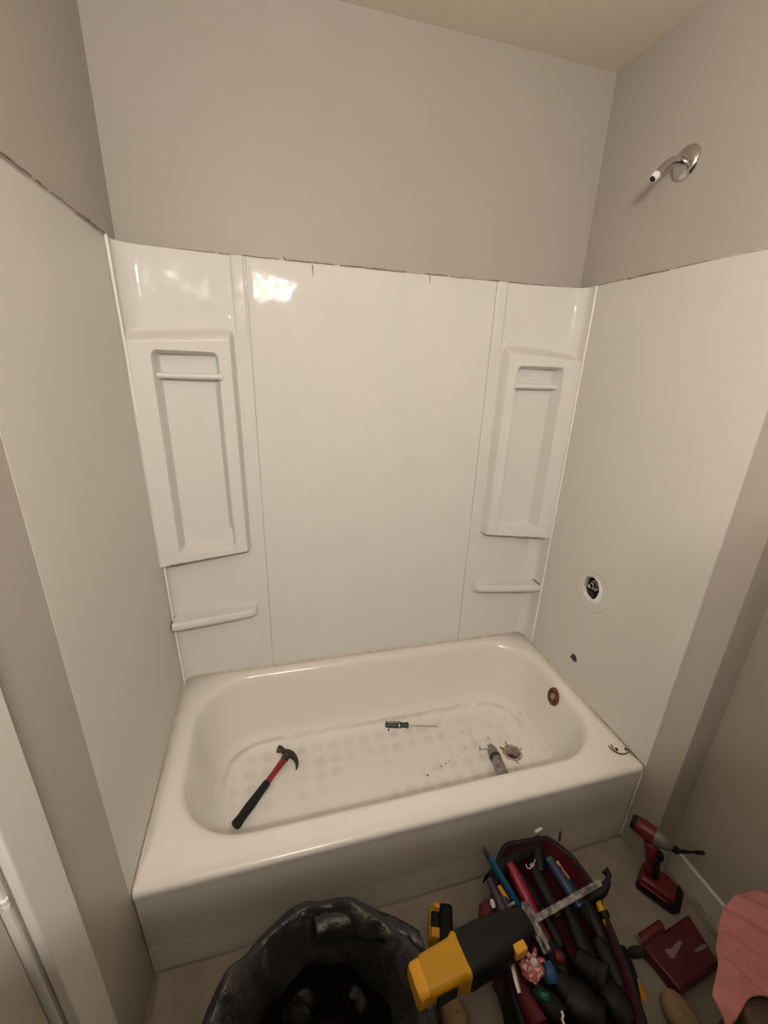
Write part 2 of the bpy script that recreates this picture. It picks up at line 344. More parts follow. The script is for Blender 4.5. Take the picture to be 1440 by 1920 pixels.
# ------------------------------------------------------------------ surround
def profile_lines(key, lo, hi, coarse, fine, rad):
    """grid coordinates dense near the key values"""
    xs = [lo]; x = lo
    while x < hi-1e-6:
        d = min(abs(x-k) for k in key); x += fine if d < rad else coarse; xs.append(min(x, hi))
    return xs
def sdrr(x, z, x0, x1, z0, z1, r):
    cx, cz = (x0+x1)/2, (z0+z1)/2; qx = abs(x-cx)-(x1-x0)/2+r; qz = abs(z-cz)-(z1-z0)/2+r
    return math.hypot(max(qx, 0), max(qz, 0))+min(max(qx, qz), 0)-r
XE = .342
def depth(x, z):
    """how far the corner panel stands off the back wall, x measured from the side wall"""
    d = .0045
    # cove in the corner
    if x < .05: t = 1-(x/.05); d = max(d, .0045+.050*(1-math.sqrt(max(0, 1-t*t))))
    d += .05*max(0, 1-x/.30)**2*.55*ss(1.60, 1.66, z)              # gently dished field above the unit
    if z > 1.60:
        d += .006*ss(.297, .303, x)*(1-ss(.333, .339, x))*ss(1.60, 1.66, z)   # raised lap strip
    d += .0012*ss(XE-.04, XE-.034, x)
    # storage unit: face nearly parallel to the wall, deeper in the corner
    face = .085-(x-.03)*.139
    top = 1.608+(x-.03)*.075; bot = .896+(x-.03)*.066
    s = sdrr(x, z, -.30, .283, bot, top, .004)
    u = 1-ss(0, 1, math.sqrt((max(x-.280, 0)/.015)**2+(max(z-top+.004, 0)/.040)**2+(max(bot+.003-z, 0)/.012)**2))
    d = d+(face-d)*u if face > d else d
    if s < 0 and x < .03: d = .085+(.03-x)*.15
    # niche
    nx0, nx1 = .063, .246
    s2 = sdrr(x, z, nx0, nx1, .930, 1.585, .018)
    back = .016+.006*ss(.12, .0, x-nx0)
    if s2 < 0: d = face+(back-face)*ss(0, .012, -s2) if x < .15 or z > 1.5 or z < 1.0 else face+(back-face)*ss(0, .022, -s2)
    return d
def corner_panel(side):
    mx = (lambda x: x) if side == 'left' else (lambda x: TW-x)
    t = thing('corner_panel', 'glossy cream plastic %s-hand corner panel with tall recessed shelf niche and a small ledge' % side, 'shower panel', (mx(.17), -.03, .37))
    xs = profile_lines([.0, .03, .063, .246, .283, .30, .336], .004, XE, .008, .0022, .016)
    zs = profile_lines([.896, .91, .930, 1.585, 1.608, 1.63], .366, ZS, .022, .0028, .022)
    rows = []
    for z in zs:
        fy = {'left': .045+(.060*(z-.366)/(ZS-.366)), 'right': .098}[side]
        dd = depth(.004, z); fy = max(fy, dd+.004)
        rows.append([(mx(.0), -fy, z), (mx(.0045), -fy, z)]+[(mx(.0045), -(fy+(dd-fy)*k/3), z) for k in (1, 2)]+[(mx(x), -depth(x, z), z) for x in xs]+[(mx(XE), -.0005, z)])
    obj('molded_panel', MB().grid(rows), CREAM, t, smooth=40)
    # flange bead
    f0 = {'left': (.045, .105), 'right': (.098, .098)}[side]
    obj('caulk_bead', wobble_tube([(mx(.006), -f0[0]-.002, .372), (mx(.006), -f0[1]-.002, ZS)], .0034, amp=.0006, seed=3, step=.03), CAULK, t)
    # seam line next to the centre panel
    # ledge
    lg = MB(); zt, zb = .668, .640
    prof = [(.006, .094), (.030, .092), (.12, .078), (.20, .065), (.270, .052), (.288, .042), (.296, .028), (.299, .006)]
    def ring(z, k): return [(mx(x if i not in (0,) else .006), -(y-k) if y > .01 else -y, z) for i, (x, y) in enumerate(prof)]+[(mx(.299), -.001, z), (mx(.006), -.001, z)]
    lg.loft([ring(zb-.012, .018), ring(zb, .003), ring(zb+.006, 0), ring(zt-.004, .001), ring(zt, .004), ring(zt+.0005, .007), ring(zt-.005, .013)])
    obj('ledge', lg, CREAM, t, smooth=50, bevel=.002)
    tr = MB()
    for i in range(9):
        x = .04+i*.024; tr.tube([(mx(x), -.012, zt-.0045), (mx(x), -(.075-.09*x), zt-.0045)], .0022, 6)
    tb = t
    bar = MB().tube([(mx(.058), -.050, 1.514), (mx(.250), -.050, 1.514)], .0085, 20)
    b = obj('towel_bar', bar, CLEAR, t, smooth=60)
    for x in (.060, .248): obj('end_socket', MB().tube([(mx(x-.004), -.050, 1.514), (mx(x+.004), -.050, 1.514)], .013, 20), CREAM, b)
    # small grip ridges on the niche floor
    return t
corner_panel('left'); corner_panel('right')
bp = MB(); xs = [XE+.0015+i*(TW-2*XE-.003)/60 for i in range(61)]; zs = [.366+i*(ZS-.366)/60 for i in range(61)]
rows = [[(x, -.0045-.0025*math.exp(-((x-xs[0])/.006)**2)-.0008*nz(x*6, z*4), z) for x in xs] for z in zs]
rows = [[(r[0][0], -.0003, r[0][2])]+r+[(r[-1][0], -.0003, r[0][2])] for r in rows]
rows.append([(p[0], -.0003, ZS) for p in rows[-1]])
tag(obj('back_panel', bp.grid(rows), CREAM, smooth=40), 'wide flat cream panel between the two niche corners behind the tub', 'shower panel')
spl = MB().box(.0003, .0010, -.777, -.04, .362, ZS)
tag(obj('side_panel', spl, CREAMM), 'flat cream side panel on the left wall, without any holes', 'shower panel')
sr = thing('side_panel', 'flat cream side panel on the right wall with the bare valve opening', 'shower panel', (TW, -.43, .362))
ph = hole_loop(n_h, .043, .049, .07, 1.3)
pn = MB(); holed_face(pn, TW-.0045, -.777, -.10, .362, ZS, ph)
pn.loft([[(TW-.0045, a, b) for a, b in ph], [(TW-.0002, a, b) for a, b in ph]], False, False)
pn.add([(TW-.0045, -.777, .362), (TW-.0045, -.777, ZS), (TW, -.777, ZS), (TW, -.777, .362)], [(0, 1, 2, 3)])
pn.add([(TW-.0045, -.777, ZS), (TW-.0045, -.10, ZS), (TW, -.10, ZS), (TW, -.777, ZS)], [(0, 1, 2, 3)])
obj('panel_sheet', pn, CREAMM, sr, smooth=20)
# exposed plaster beside the opening, scar ring of the old escutcheon
pc = MB(); N = 64; lo = hole_loop(N, .040, .046, .10, 1.3); X = TW-.0052
out = []
for i, (y, z) in enumerate(lo):
    a = 2*PI*i/N; k = .5+.5*math.cos(a-math.radians(205)); e = .0015+.017*k*k*k+.003*nz(i*.6)
    out.append((y+e*math.cos(a), z+e*math.sin(a)))
inn = [(y+(.004 if math.cos(2*PI*i/N) > 0 else -.0015)*math.cos(2*PI*i/N)+.0015*nz(i*.8, 3), z-.0015*math.sin(2*PI*i/N)) for i, (y, z) in enumerate(lo)]
pc.loft([[(TW-.0046, a, b) for a, b in out], [(X-.0012, a*.85+b_[0]*.15, b*.85+b_[1]*.15) for (a, b), b_ in zip(out, inn)], [(X, a, b) for a, b in inn], [(TW+.006, a, b) for a, b in inn]], False, False)
obj('plaster_edge', pc, PLASTER, sr, smooth=60, label='ragged white plaster around the valve opening')
sc = MB(); ring = []
for i in range(120):
    a = 2*PI*i/120; ring.append((a, .084+.0012*nz(i*.3)))
for (i0, i1) in ((0, 18), (24, 54), (66, 88), (92, 117)):
    sc.tube([(TW-.0047, HC[0]-.006+r*math.cos(a), HC[1]-.012+r*.93*math.sin(a)) for a, r in ring[i0:i1]], [.0007+.0004*abs(nz(i*.4)) for i in range(i0, i1)], 6)
obj('escutcheon_scar', sc, mat('faint_scar', (.40, .35, .28), .7), sr)
# cavity and valve
cv = MB(); cl = hole_loop(n_h, .055, .060, .1, 3.1, HC[0]-.008, HC[1]-.006)
cv.loft([[(TW+.010, a, b) for a, b in cl], [(TW+.0925, a, b) for a, b in cl]], False, True)
obj('wall_cavity', cv, CAVE, kind='structure')
va = thing('shower_valve', 'bare chrome shower valve body inside the hole in the right panel', 'valve', (TW+.05, HC[0], HC[1]-.03))
FV = Matrix.Translation((TW+.092, HC[0]+.012, HC[1]+.002)) @ Matrix.Rotation(-PI/2, 4, 'Y')
obj('valve_body', MB().lathe([(.024, 0), (.024, .03), (.027, .031), (.027, .046), (.020, .048), (.020, .066), (.022, .067), (.022, .072)], FV, 28), DCHROME, va)
obj('valve_stem', MB().lathe([(.012, .070), (.012, .086), (.008, .088), (.008, .098)], FV, 20), CHROME, va)
obj('valve_tube', MB().tube([(TW+.045, HC[0]-.035, HC[1]+.022), (TW+.045, HC[0]+.045, HC[1]+.022)], .007, 14), CHROME, va)
obj('valve_lug', MB().tube([(TW+.03, HC[0]-.004, HC[1]-.035), (TW+.06, HC[0]-.004, HC[1]-.035)], .011, 14), DCHROME, va)
# small pipe stub below (tub spout removed)
ps = thing('pipe_stub', 'short dark spout pipe stub on a small ragged disc coloured dark like a hole below the valve', 'pipe', (TW, -.372, .478))
stub = MB(); N = 24
stub.loft([[(TW-.0046-h, -.372+(.017*k*(1+.25*nz(i*.9)))*math.cos(2*PI*i/N), .488+(.015*k*(1+.25*nz(i*.9+4)))*math.sin(2*PI*i/N)) for i in range(N)] for k, h in ((1, 0), (.9, .0012), (.7, .0006))], False, True)
obj('hole_shade_disc', stub, CAVE, ps)  # flat raised disc, its dark colour stands for the hole's shade
obj('pipe_end', MB().lathe([(.0085, 0), (.0085, .010), (.0060, .010), (.0060, .002)], Matrix.Translation((TW-.002, -.368, .489)) @ Matrix.Rotation(-PI/2, 4, 'Y'), 20), DCHROME, ps)
obj('screw_clip', MB().tube([(TW-.007, -.385, .482), (TW-.009, -.380, .476)], .003, 8), STEEL, ps)

# old caulk shreds and the gap's shadow painted brown, along the surround top
cr = thing('caulk_and_gap_shade', 'thin brown line of old caulk shreds and painted gap shadow along the top edge of the surround', 'caulk', (TW/2, -.005, ZS))
def shred(a, b, seed):
    a = Vector(a); b = Vector(b); L_ = (b-a).length; k = 0.0; i = 0
    while k < L_:
        l = R.uniform(.04, .22); g = R.uniform(.002, .02)
        p = a.lerp(b, k/L_); q = a.lerp(b, min(1, (k+l)/L_))
        if (q-p).length > .01: obj('caulk_shade_shred', wobble_tube([p, q], R.uniform(.0009, .0021), 6, .0016, seed+i, .008), RESID if R.random() < .75 else YCAULK, cr)
        k += l+g; i += 1
shred((.02, -.008, ZS+.001), (1.50, -.008, ZS+.001), 2)
shred((.006, -.12, ZS+.001), (.006, -.777, ZS+.001), 30)
shred((TW-.006, -.10, ZS+.001), (TW-.006, -.777, ZS+.001), 60)
for px, py, dx, dz in ((440, 474, .012, -.022), (452, 481, -.006, -.022), (586, 497, .001, -.03), (806, 517, .001, -.022), (535, 487, -.006, .010), (268, 463, .006, -.008)):
    p = aty(px, py, -.007); p.z = min(p.z, ZS+.003)
    obj('caulk_shade_shred', MB().tube([p, p+Vector((dx*.5, -.003, dz*.5)), p+Vector((dx, -.001, dz))], [.0016, .0014, .0007], 6), RESID, cr)

# ------------------------------------------------------------------ shower arm
sa = thing('shower_pipe', 'bent chrome shower arm without its head, high on the right wall', 'shower arm', (TW, -.365, 2.085))
Ff = Matrix.Translation((TW, -.365, 2.118)) @ Matrix.Rotation(-PI/2, 4, 'Y')
obj('flange', MB().lathe([(.041, 0), (.041, .002), (.038, .008), (.029, .013), (.018, .0155), (.0125, .016)], Ff, 40), CHROME, sa, smooth=60)
pts = [(TW-.002, -.365, 2.118), (TW-.030, -.366, 2.119), (TW-.048, -.366, 2.116), (TW-.062, -.367, 2.108), (TW-.075, -.368, 2.096), (TW-.094, -.369, 2.077)]
obj('pipe', MB().tube(pts, .0105, 20), CHROME, sa, smooth=60)
a = Vector(pts[-1]); d = (Vector(pts[-1])-Vector(pts[-2])).normalized()
e = MB().tube([a-d*.002, a+d*.004, a+d*.0041, a+d*.014], [.0108, .0112, .0100, .0098], 20)
obj('thread_tape', e, WHITE, sa, label='white thread tape on the open pipe end')
obj('pipe_mouth_shade', MB().tube([a+d*.0141, a+d*.0146], .0078, 20), BLACK, sa)  # flat black disc stands for the shaded inside of the pipe

# ------------------------------------------------------------------ tools inside the tub
ZF = .049
def floorz(x, y): return ZF
# hammer
hH = at(541, 1412, .066); hE = at(441, 1553, .066); hH.z = .064; hE.z = .076
hx = (hE-hH); F = frame(hH, hx); LH = hx.length
ham = thing('claw_hammer', 'claw hammer with red shaft and black grip lying in the left of the tub', 'hammer', (hH.x, hH.y, ZF))
# local: X towards grip end, Y sideways (claw is on the +Y or -Y side), Z up
cl_side = 1 if (F.inverted() @ at(565, 1435, .066)).y > 0 else -1
hd = MB(F)
spine = [(-.002, -.052, .0155), (-.004, -.043, .0155), (-.004, -.036, .0125), (-.002, -.028, .0105), (0, -.018, .0135), (0, -.004, .0165), (.000, .010, .0160), (.004, .026, .0125), (.013, .042, .0100), (.027, .057, .0070), (.044, .067, .0042), (.054, .070, .0022)]
loops = []
for i, (x, y, r) in enumerate(spine):
    y2 = spine[min(i+1, len(spine)-1)]; y1 = spine[max(i-1, 0)]; tx, ty = y2[0]-y1[0], y2[1]-y1[1]; l = math.hypot(tx, ty); nx_, ny_ = ty/l, -tx/l
    zr = r*(.85 if y < .02 else .95)
    loops.append([(x+nx_*r*math.cos(a_), cl_side*(y+ny_*r*math.cos(a_)), zr*math.sin(a_)) for a_ in [2*PI*j/16 for j in range(16)]])
hd.loft(loops)
obj('head', hd, BRONZE, ham, smooth=50)
obj('neck', MB(F).loft([[(x, w*math.cos(a_), h*math.sin(a_)) for a_ in [2*PI*j/16 for j in range(16)]] for x, w, h in ((.008, .0165, .0145), (.030, .0150, .0130), (.040, .0125, .0115))]), BRONZE, ham, smooth=50)
obj('shaft', MB(F).loft([[(x, w*math.cos(a_), h*math.sin(a_)) for a_ in [2*PI*j/16 for j in range(16)]] for x, w, h in ((.034, .0135, .0110), (.06, .0125, .0105), (.11, .0110, .0105), (.165, .0125, .0115))]), RED, ham, smooth=50)
gr = [(.145, .0135, .0125), (.150, .0150, .0135), (.18, .0150, .0140), (.22, .0165, .0150), (LH-.08, .0175, .0155), (LH-.03, .0160, .0150), (LH-.012, .0185, .0160), (LH-.003, .0175, .0150), (LH, .012, .010)]
obj('grip', MB(F).loft([[(x, w*math.cos(a_), h*math.sin(a_)) for a_ in [2*PI*j/20 for j in range(20)]] for x, w, h in gr]), BLACK, ham, smooth=50)
# screwdriver
a = at(721, 1359, .062); b = at(821, 1362, .055); F = frame(a, b-a); SL = (b-a).length
sd = thing('screwdriver', 'screwdriver with fat grey and black handle lying mid-tub', 'screwdriver', (a.x, a.y, ZF))
k = SL*.45
obj('handle', MB(F).lathe([(.004, 0), (.0155, .004), (.0165, .012), (.0165, k*.62), (.0135, k*.70), (.0115, k*.78), (.0135, k*.88), (.0145, k*.97), (.009, k)], Matrix.Rotation(PI/2, 4, 'Y'), 12), DGREY, sd, smooth=50)
obj('band', MB(F).lathe([(.0172, k*.58), (.0172, k*.62)], Matrix.Rotation(PI/2, 4, 'Y'), 24), STEEL, sd)
obj('blade', MB(F).lathe([(.0035, k), (.0035, SL-.012), (.0030, SL-.008), (.0012, SL)], Matrix.Rotation(PI/2, 4, 'Y'), 12), STEEL, sd)
obj('bit_cap', MB(F).box(-.003, .002, -.004, .022, -.003, .003), BLACK2, sd, bevel=.001)
obj('bit_tip', MB(F).tube([(.018, -.014, -.004), (.018, -.028, -.006)], .0042, 8), BLACK2, sd)
obj('side_rib', MB(F).box(.010, k*.55, -.004, .004, .0145, .0185), STEEL, sd, bevel=.001)
# old tub spout / drain linkage beside the drain
a = at(922, 1404, .075); b = at(948, 1462, .082); F = frame(a, b-a); PL = (b-a).length+.01
dp = thing('drain_plunger', 'grimy chrome drain linkage lying beside the open drain', 'drain part', (a.x, a.y, ZF))
obj('barrel', MB(F).lathe([(.010, -.004), (.017, 0), (.0205, .008), (.0205, .035), (.0185, .04), (.0185, .05), (.0200, .055), (.0195, PL-.01), (.0165, PL)], Matrix.Rotation(PI/2, 4, 'Y'), 24), DCHROME, dp, smooth=40)
for k_, (yy, zz) in enumerate(((.006, .0175), (-.009, .0155), (.0165, .008))):
    obj('rib', MB(F).tube([(.045, yy, zz), (PL-.008, yy, zz)], .0035, 8), DCHROME, dp)
obj('collar', MB(F).lathe([(.0215, .034), (.0228, .037), (.0228, .046), (.0215, .049)], Matrix.Rotation(PI/2, 4, 'Y'), 24), BRONZE, dp)
obj('eyelet', MB(F).tube([(-.004+.011*math.cos(t_)-.008, .011*math.sin(t_)+.002, -.002) for t_ in [2*PI*i/20 for i in range(21)]], .0028, 8), DCHROME, dp)
a = at(908, 1406, .055); b = at(900, 1404, .055)
obj('link_rod', MB().tube([at(914, 1405, .06), at(902, 1405, .053), at(900, 1401, .053)], .0022, 8), STEEL, dp)
obj('link_rod', MB().tube([at(899, 1407, .053), at(900, 1400, .053)], .0026, 8), STEEL, dp)
# debris crumbs
spots = [(666, 1393), (621, 1431), (490, 1459), (795, 1451), (802, 1453), (808, 1446), (836, 1431), (842, 1426), (828, 1436), (860, 1414), (873, 1402), (886, 1384), (893, 1378), (915, 1383), (908, 1389), (903, 1384), (930, 1360), (938, 1366), (956, 1352), (869, 1374), (985, 1372), (1000, 1380), (985, 1412), (990, 1424), (812, 1440), (850, 1420), (580, 1425), (720, 1400), (845, 1397), (1003, 1399)]
for i, (px, py) in enumerate(spots):
    p = at(px, py, .052); s_ = R.uniform(.0018, .0042); q = MB()
    q.loft([[(p.x+s_*k_*(1+.4*nz(i+j*.9))*math.cos(2*PI*j/7)*R.uniform(.7, 1.3), p.y+s_*k_*math.sin(2*PI*j/7), ZF-.0006+h_*s_) for j in range(7)] for k_, h_ in ((.8, 0), (1, .5), (.5, 1))])
    o = obj('debris_crumb', q, [RUST2, RESID, STEEL][i % 3] if i % 4 else RUST, smooth=0)
    g_ = 'beside the drain' if px > 880 else 'in the middle of the tub floor' if px > 700 else 'near the hammer'
    tag(o, 'tiny brown crumb of debris '+g_, 'debris', 'debris crumbs '+g_)
# metal strip and broken ring on the rim
rk = thing('broken_trim_ring', 'bent half of a rusty trim ring on the right corner of the rim', 'trim ring', (at(1158, 1408, .356).x, at(1158, 1408, .356).y, .3545))
arc = [(1141, 1398), (1146, 1404), (1153, 1409), (1161, 1413), (1169, 1414), (1176, 1412), (1180, 1408)]
obj('ring', MB().tube([at(x, y, .3585) for x, y in arc], [.0016, .0022, .0026, .0026, .0024, .002, .0015], 8), RUST, rk)
obj('tab', MB().tube([at(1146, 1396, .359), at(1149, 1402, .3585), at(1157, 1405, .358)], .0022, 8), DCHROME, rk)
obj('lug', MB().tube([at(1155, 1403, .3585), at(1158, 1407, .3585)], .0034, 8), BLACK2, rk)
obj('lug', MB().tube([at(1172, 1403, .3585), at(1175, 1406, .3585)], .0034, 8), BLACK2, rk)
bs = MB(); a = at(1177, 1406, .357); b = at(1199, 1424, .357); F = frame(a, b-a); q = (b-a).length
bs.F = F; bs.prism([(0, -.006), (q*.5, -.006), (q, -.001), (q, .001), (q*.4, .008), (0, .009)], 0, .0045)
tag(obj('metal_strip', bs, DCHROME, bevel=.0008), 'tapered brown metal strip against the wall at the rim corner', 'metal strip')

# ------------------------------------------------------------------ drop cloth on the floor
rows = []; NX, NY = 200, 150
for j in range(NY+1):
    y = -.768-j*(1.0)/NY; row = []
    for i in range(NX+1):
        x = .012+i*(XR-.030-.012)/NX
        h = .004+.005*max(0, nz(x*5+y*2, y*4, 1.3))+.006*max(0, nz(x*9-y*7, y*3, 7))**1.5
        for (ax, ay, bx, by, w, am) in ((1.335, -1.03, 1.345, -1.5, .010, .016), (1.365, -1.05, 1.375, -1.5, .007, .007), (1.26, -1.0, 1.36, -.93, .010, .008), (1.30, -1.02, 1.40, -.96, .008, .007), (.75, -1.10, 1.0, -1.12, .014, .012), (.78, -1.14, 1.0, -1.18, .012, .012), (.70, -.80, 1.0, -.79, .012, .007), (.56, -.83, .95, -.90, .010, .006), (.1, -.80, .22, -.95, .012, .006)):
            dx, dy = bx-ax, by-ay; t = max(0, min(1, ((x-ax)*dx+(y-ay)*dy)/(dx*dx+dy*dy))); dist = math.hypot(x-ax-t*dx, y-ay-t*dy)+.004*nz(x*20, y*20)
            h += am*math.exp(-(dist/w)**2)
        e = min(x-.012, XR-.03-x)
        h += .012*ss(.03, 0, -.768-y)*(.5+.5*nz(x*8, 3))
        row.append((x, y, h))
    rows.append(row)
tag(obj('drop_cloth', MB().grid(rows), CLOTHM, smooth=180, solid=.002), 'wrinkled beige canvas drop cloth covering the floor in front of the tub', 'drop cloth')

# ------------------------------------------------------------------ black bin bag
bc = Vector((.425, -1.085)); N = 128; loops = []
prof = [(1.02, .006), (1.06, .05), (1.09, .12), (1.06, .19), (1.02, .25), (.97, .285), (.93, .295), (.88, .290), (.80, .270), (.70, .245), (.60, .20), (.55, .13), (.50, .06), (.40, .03)]
for k, (r, z) in enumerate(prof):
    lpz = []
    for i in range(N):
        a = 2*PI*i/N; c, s_ = math.cos(a), math.sin(a)
        f = 1+.06*nz(c*1.6+z*1.5, s_*1.6, 4)+.03*nz(c*4, s_*4, z*9)+.010*nz(c*9, s_*9, z*22)
        dz = (.030*nz(c*2.5, s_*2.5, 11)+.012*nz(c*5, s_*5, r*7))*ss(.05, .2, z)
        lpz.append((bc.x+.255*r*f*c-.006, bc.y+.240*r*f*s_, max(.006, z+dz)))
    loops.append(lpz)
bag = thing('bin_bag', 'open black plastic bin bag standing in front of the tub', 'bag', (bc.x, bc.y, .006))
obj('bag_film', MB().loft(loops[:11], False, False), BAGM, bag, smooth=180)
obj('bag_inside', MB().loft(loops[10:], False, True), BAGSHADE, bag, smooth=180)
# rolled rim fold standing up at the back of the bag and a loose flap
fl = []
for i in range(41):
    t = i/40; px = 585+200*t; py = 1712-22*math.sin(PI*t*.8)+46*t*t
    p = at(px, py, .285); fl.append([tuple(p+Vector((0, 0, -.07))+Vector((0, .010, 0))), tuple(p+Vector((0, .004, -.03+.006*nz(i*.5)))), tuple(p+Vector((0, 0, .004*nz(i*.7)))), tuple(p+Vector((.004, -.022, .002+.006*nz(i*.4, 2)))), tuple(p+Vector((.006, -.06, -.02)))])
obj('rim_fold', MB().grid(fl), BAGM, bag, smooth=180, solid=.0015)
q = at(706, 1692, .27)
obj('tie_strip', MB().tube([q, q+Vector((.003, .006, .012)), at(702, 1668, .29), at(703, 1660, .30)], [.003, .0025, .003, .001], 8), RESID, bag, label='thin brown tie sticking up from the bag rim')
# crumpled dark waste in the bag
for i, (px, py, r) in enumerate(((600, 1800, .06), (680, 1850, .055), (560, 1880, .05))):
    p = at(px, py, .12); mb = MB(); lo = []
    for k in range(13):
        ph_ = PI*k/12; lo.append([tuple(p+Vector((math.sin(ph_)*math.cos(t_), math.sin(ph_)*math.sin(t_), math.cos(ph_)*.7))*r*(1+.35*nz(3*math.sin(ph_)*math.cos(t_)+i*7, 3*math.sin(ph_)*math.sin(t_), 3*math.cos(ph_)))) for t_ in [2*PI*j/20 for j in range(20)]])
    mb.loft(lo)
    tag(obj('waste_bundle', mb, BAGSHADE, smooth=30), ['crumpled black plastic waste at the left of the bag opening', 'crumpled black plastic waste at the right of the bag opening', 'crumpled black plastic waste low in the front of the bag'][i], 'waste')

# ------------------------------------------------------------------ tool battery on the cloth
a = at(824, 1786, .012); b = at(824, 1713, .012); F = frame(a, b-a); q = (b-a).length
tb = thing('tool_battery', 'black and yellow slide-on tool battery standing on the drop cloth behind the saw', 'battery', (a.x, a.y, .006))
obj('case', MB(F).box(0, q, -.034, .004, 0, .058), BLACK2, tb, bevel=.008, bseg=3)
obj('shell', MB(F).box(.004, q-.004, .000, .034, 0, .046), YEL, tb, bevel=.008, bseg=3)
obj('latch', MB(F).box(q*.34, q*.78, .004, .029, .040, .052), BLACK, tb, bevel=.005)
obj('rail', MB(F).box(q*.05, q*.32, .003, .028, .044, .060), YEL2, tb, bevel=.004)
obj('rail', MB(F).box(q*.82, q*.97, .003, .022, .044, .060), YEL2, tb, bevel=.004)

# ------------------------------------------------------------------ reciprocating saw
a = at(776, 1852, .305); t_ = at(1125, 1656, .315); F = frame(a, t_-a); q = (t_-a).length
rs = thing('reciprocating_saw', 'yellow reciprocating saw with black nose and dusty blade lying across bag and tool tote', 'saw', (a.x, a.y, a.z-.045))
def rrl(x, w, h, r, dz=0, n_=5):
    return [(x, y, z+dz) for y, z, _ in rrect(-w, w, -h, h, r, 0, n_, 3, 3)]
xB, xN = .120, .305
obj('motor_body', MB(F).loft([rrl(.022, .034, .034, .014), rrl(.03, .038, .036, .016), rrl(.085, .040, .037, .016), rrl(xB-.018, .040, .038, .016), rrl(xB-.006, .046, .041, .014), rrl(xB, .044, .040, .014)]), YEL, rs, smooth=30)
obj('rear_cap', MB(F).loft([rrl(-.002, .029, .029, .012), rrl(.003, .034, .032, .014), rrl(.020, .035, .034, .014), rrl(.026, .033, .032, .014)]), YEL2, rs, smooth=30)
obj('nose', MB(F).loft([rrl(xB-.004, .044, .039, .02), rrl(xB+.004, .047, .043, .022), rrl(xB+.05, .046, .044, .024), rrl(xB+.10, .044, .040, .024), rrl(xB+.14, .038, .035, .020), rrl(xN-.01, .032, .030, .018), rrl(xN, .026, .024, .014)]), BLACK, rs, smooth=40)
obj('grille', MB(F).box(.035, .085, -.0425, -.038, -.02, .02), BLACK2, rs, bevel=.002)
obj('release_tab', MB(F).box(xB+.112, xB+.142, -.050, -.030, .006, .036), YEL2, rs, bevel=.003, label='small yellow blade release tab')
sh = MB(F)
sh.prism([(xN+.004, -.034), (xN+.020, -.040), (xN+.022, .036), (xN+.010, .040), (xN-.002, .014), (xN-.002, -.010)], .006, .010)
sh.prism([(xN+.004, -.060), (xN+.012, -.064), (xN+.022, -.036), (xN+.008, -.034)], .000, .014)
obj('shoe', sh, DUST, rs, bevel=.001)
obj('shoe_arm', MB(F).tube([(xN-.004, -.006, 0), (xN+.004, -.030, .002), (xN+.002, -.062, 0)], .005, 8), DUST, rs)
obj('shoe_arm', MB(F).tube([(xN-.002, .012, .004), (xN-.024, .030, .006), (xN-.026, .046, .004), (xN-.004, .046, .004)], .0045, 8), DUST, rs)
bl = [(xN-.01, -.008), (q, -.007), (q+.004, .002)]
te = int((q-xN)/.006)
for i in range(te, -1, -1): bl += [(xN+i*.006+.003, .009), (xN+i*.006, .006)]
obj('blade', MB(F).prism(bl, .000, .0026), DUST, rs, smooth=0)

# ------------------------------------------------------------------ tool tote with its tools
ct = Vector((1.005, -1.075)); u = Vector((-.27, -.963)); v = Vector((.963, -.27))
def st(l, w, z, off=0, amp=.012, seed=0, n_=80, rise=0):
    P = []
    for i in range(n_):
        a = 2*PI*i/n_; c, s_ = math.cos(a), math.sin(a)
        k = (abs(c)**2.6+abs(s_)**2.6)**(-1/2.6)
        kk = k*(1+amp*5*nz(c*2+seed, s_*2, z*6))
        p = ct+u*(l*c*kk)+v*(w*s_*kk)
        zz = z+rise*max(0, -c)**3
        P.append((p.x, p.y, zz+(amp*.6*nz(c*4, s_*4, seed+9) if z > .05 else 0)))
    return P
tote = thing('tool_tote', 'open dark nylon tool tote with red lining crammed with hand tools', 'tool bag', (ct.x, ct.y, .006))
out_l = [st(.22, .115, .010), st(.235, .13, .03), st(.25, .145, .12), st(.255, .150, .20), st(.255, .150, .235, rise=.015)]
rim_l = [st(.255, .150, .235, rise=.015), st(.257, .152, .246, rise=.015), st(.252, .147, .252, rise=.015), st(.245, .141, .246, rise=.015)]
in_l = [st(.245, .141, .246, rise=.015), st(.235, .132, .15), st(.215, .115, .06), st(.19, .09, .05)]
obj('outer_shell', MB().loft(out_l, True, False), NYLON, tote, smooth=180)
obj('rim_binding', MB().loft(rim_l, False, False), BLACK, tote, smooth=180)
obj('lining', MB().loft(in_l, False, True), LINING, tote, smooth=180)
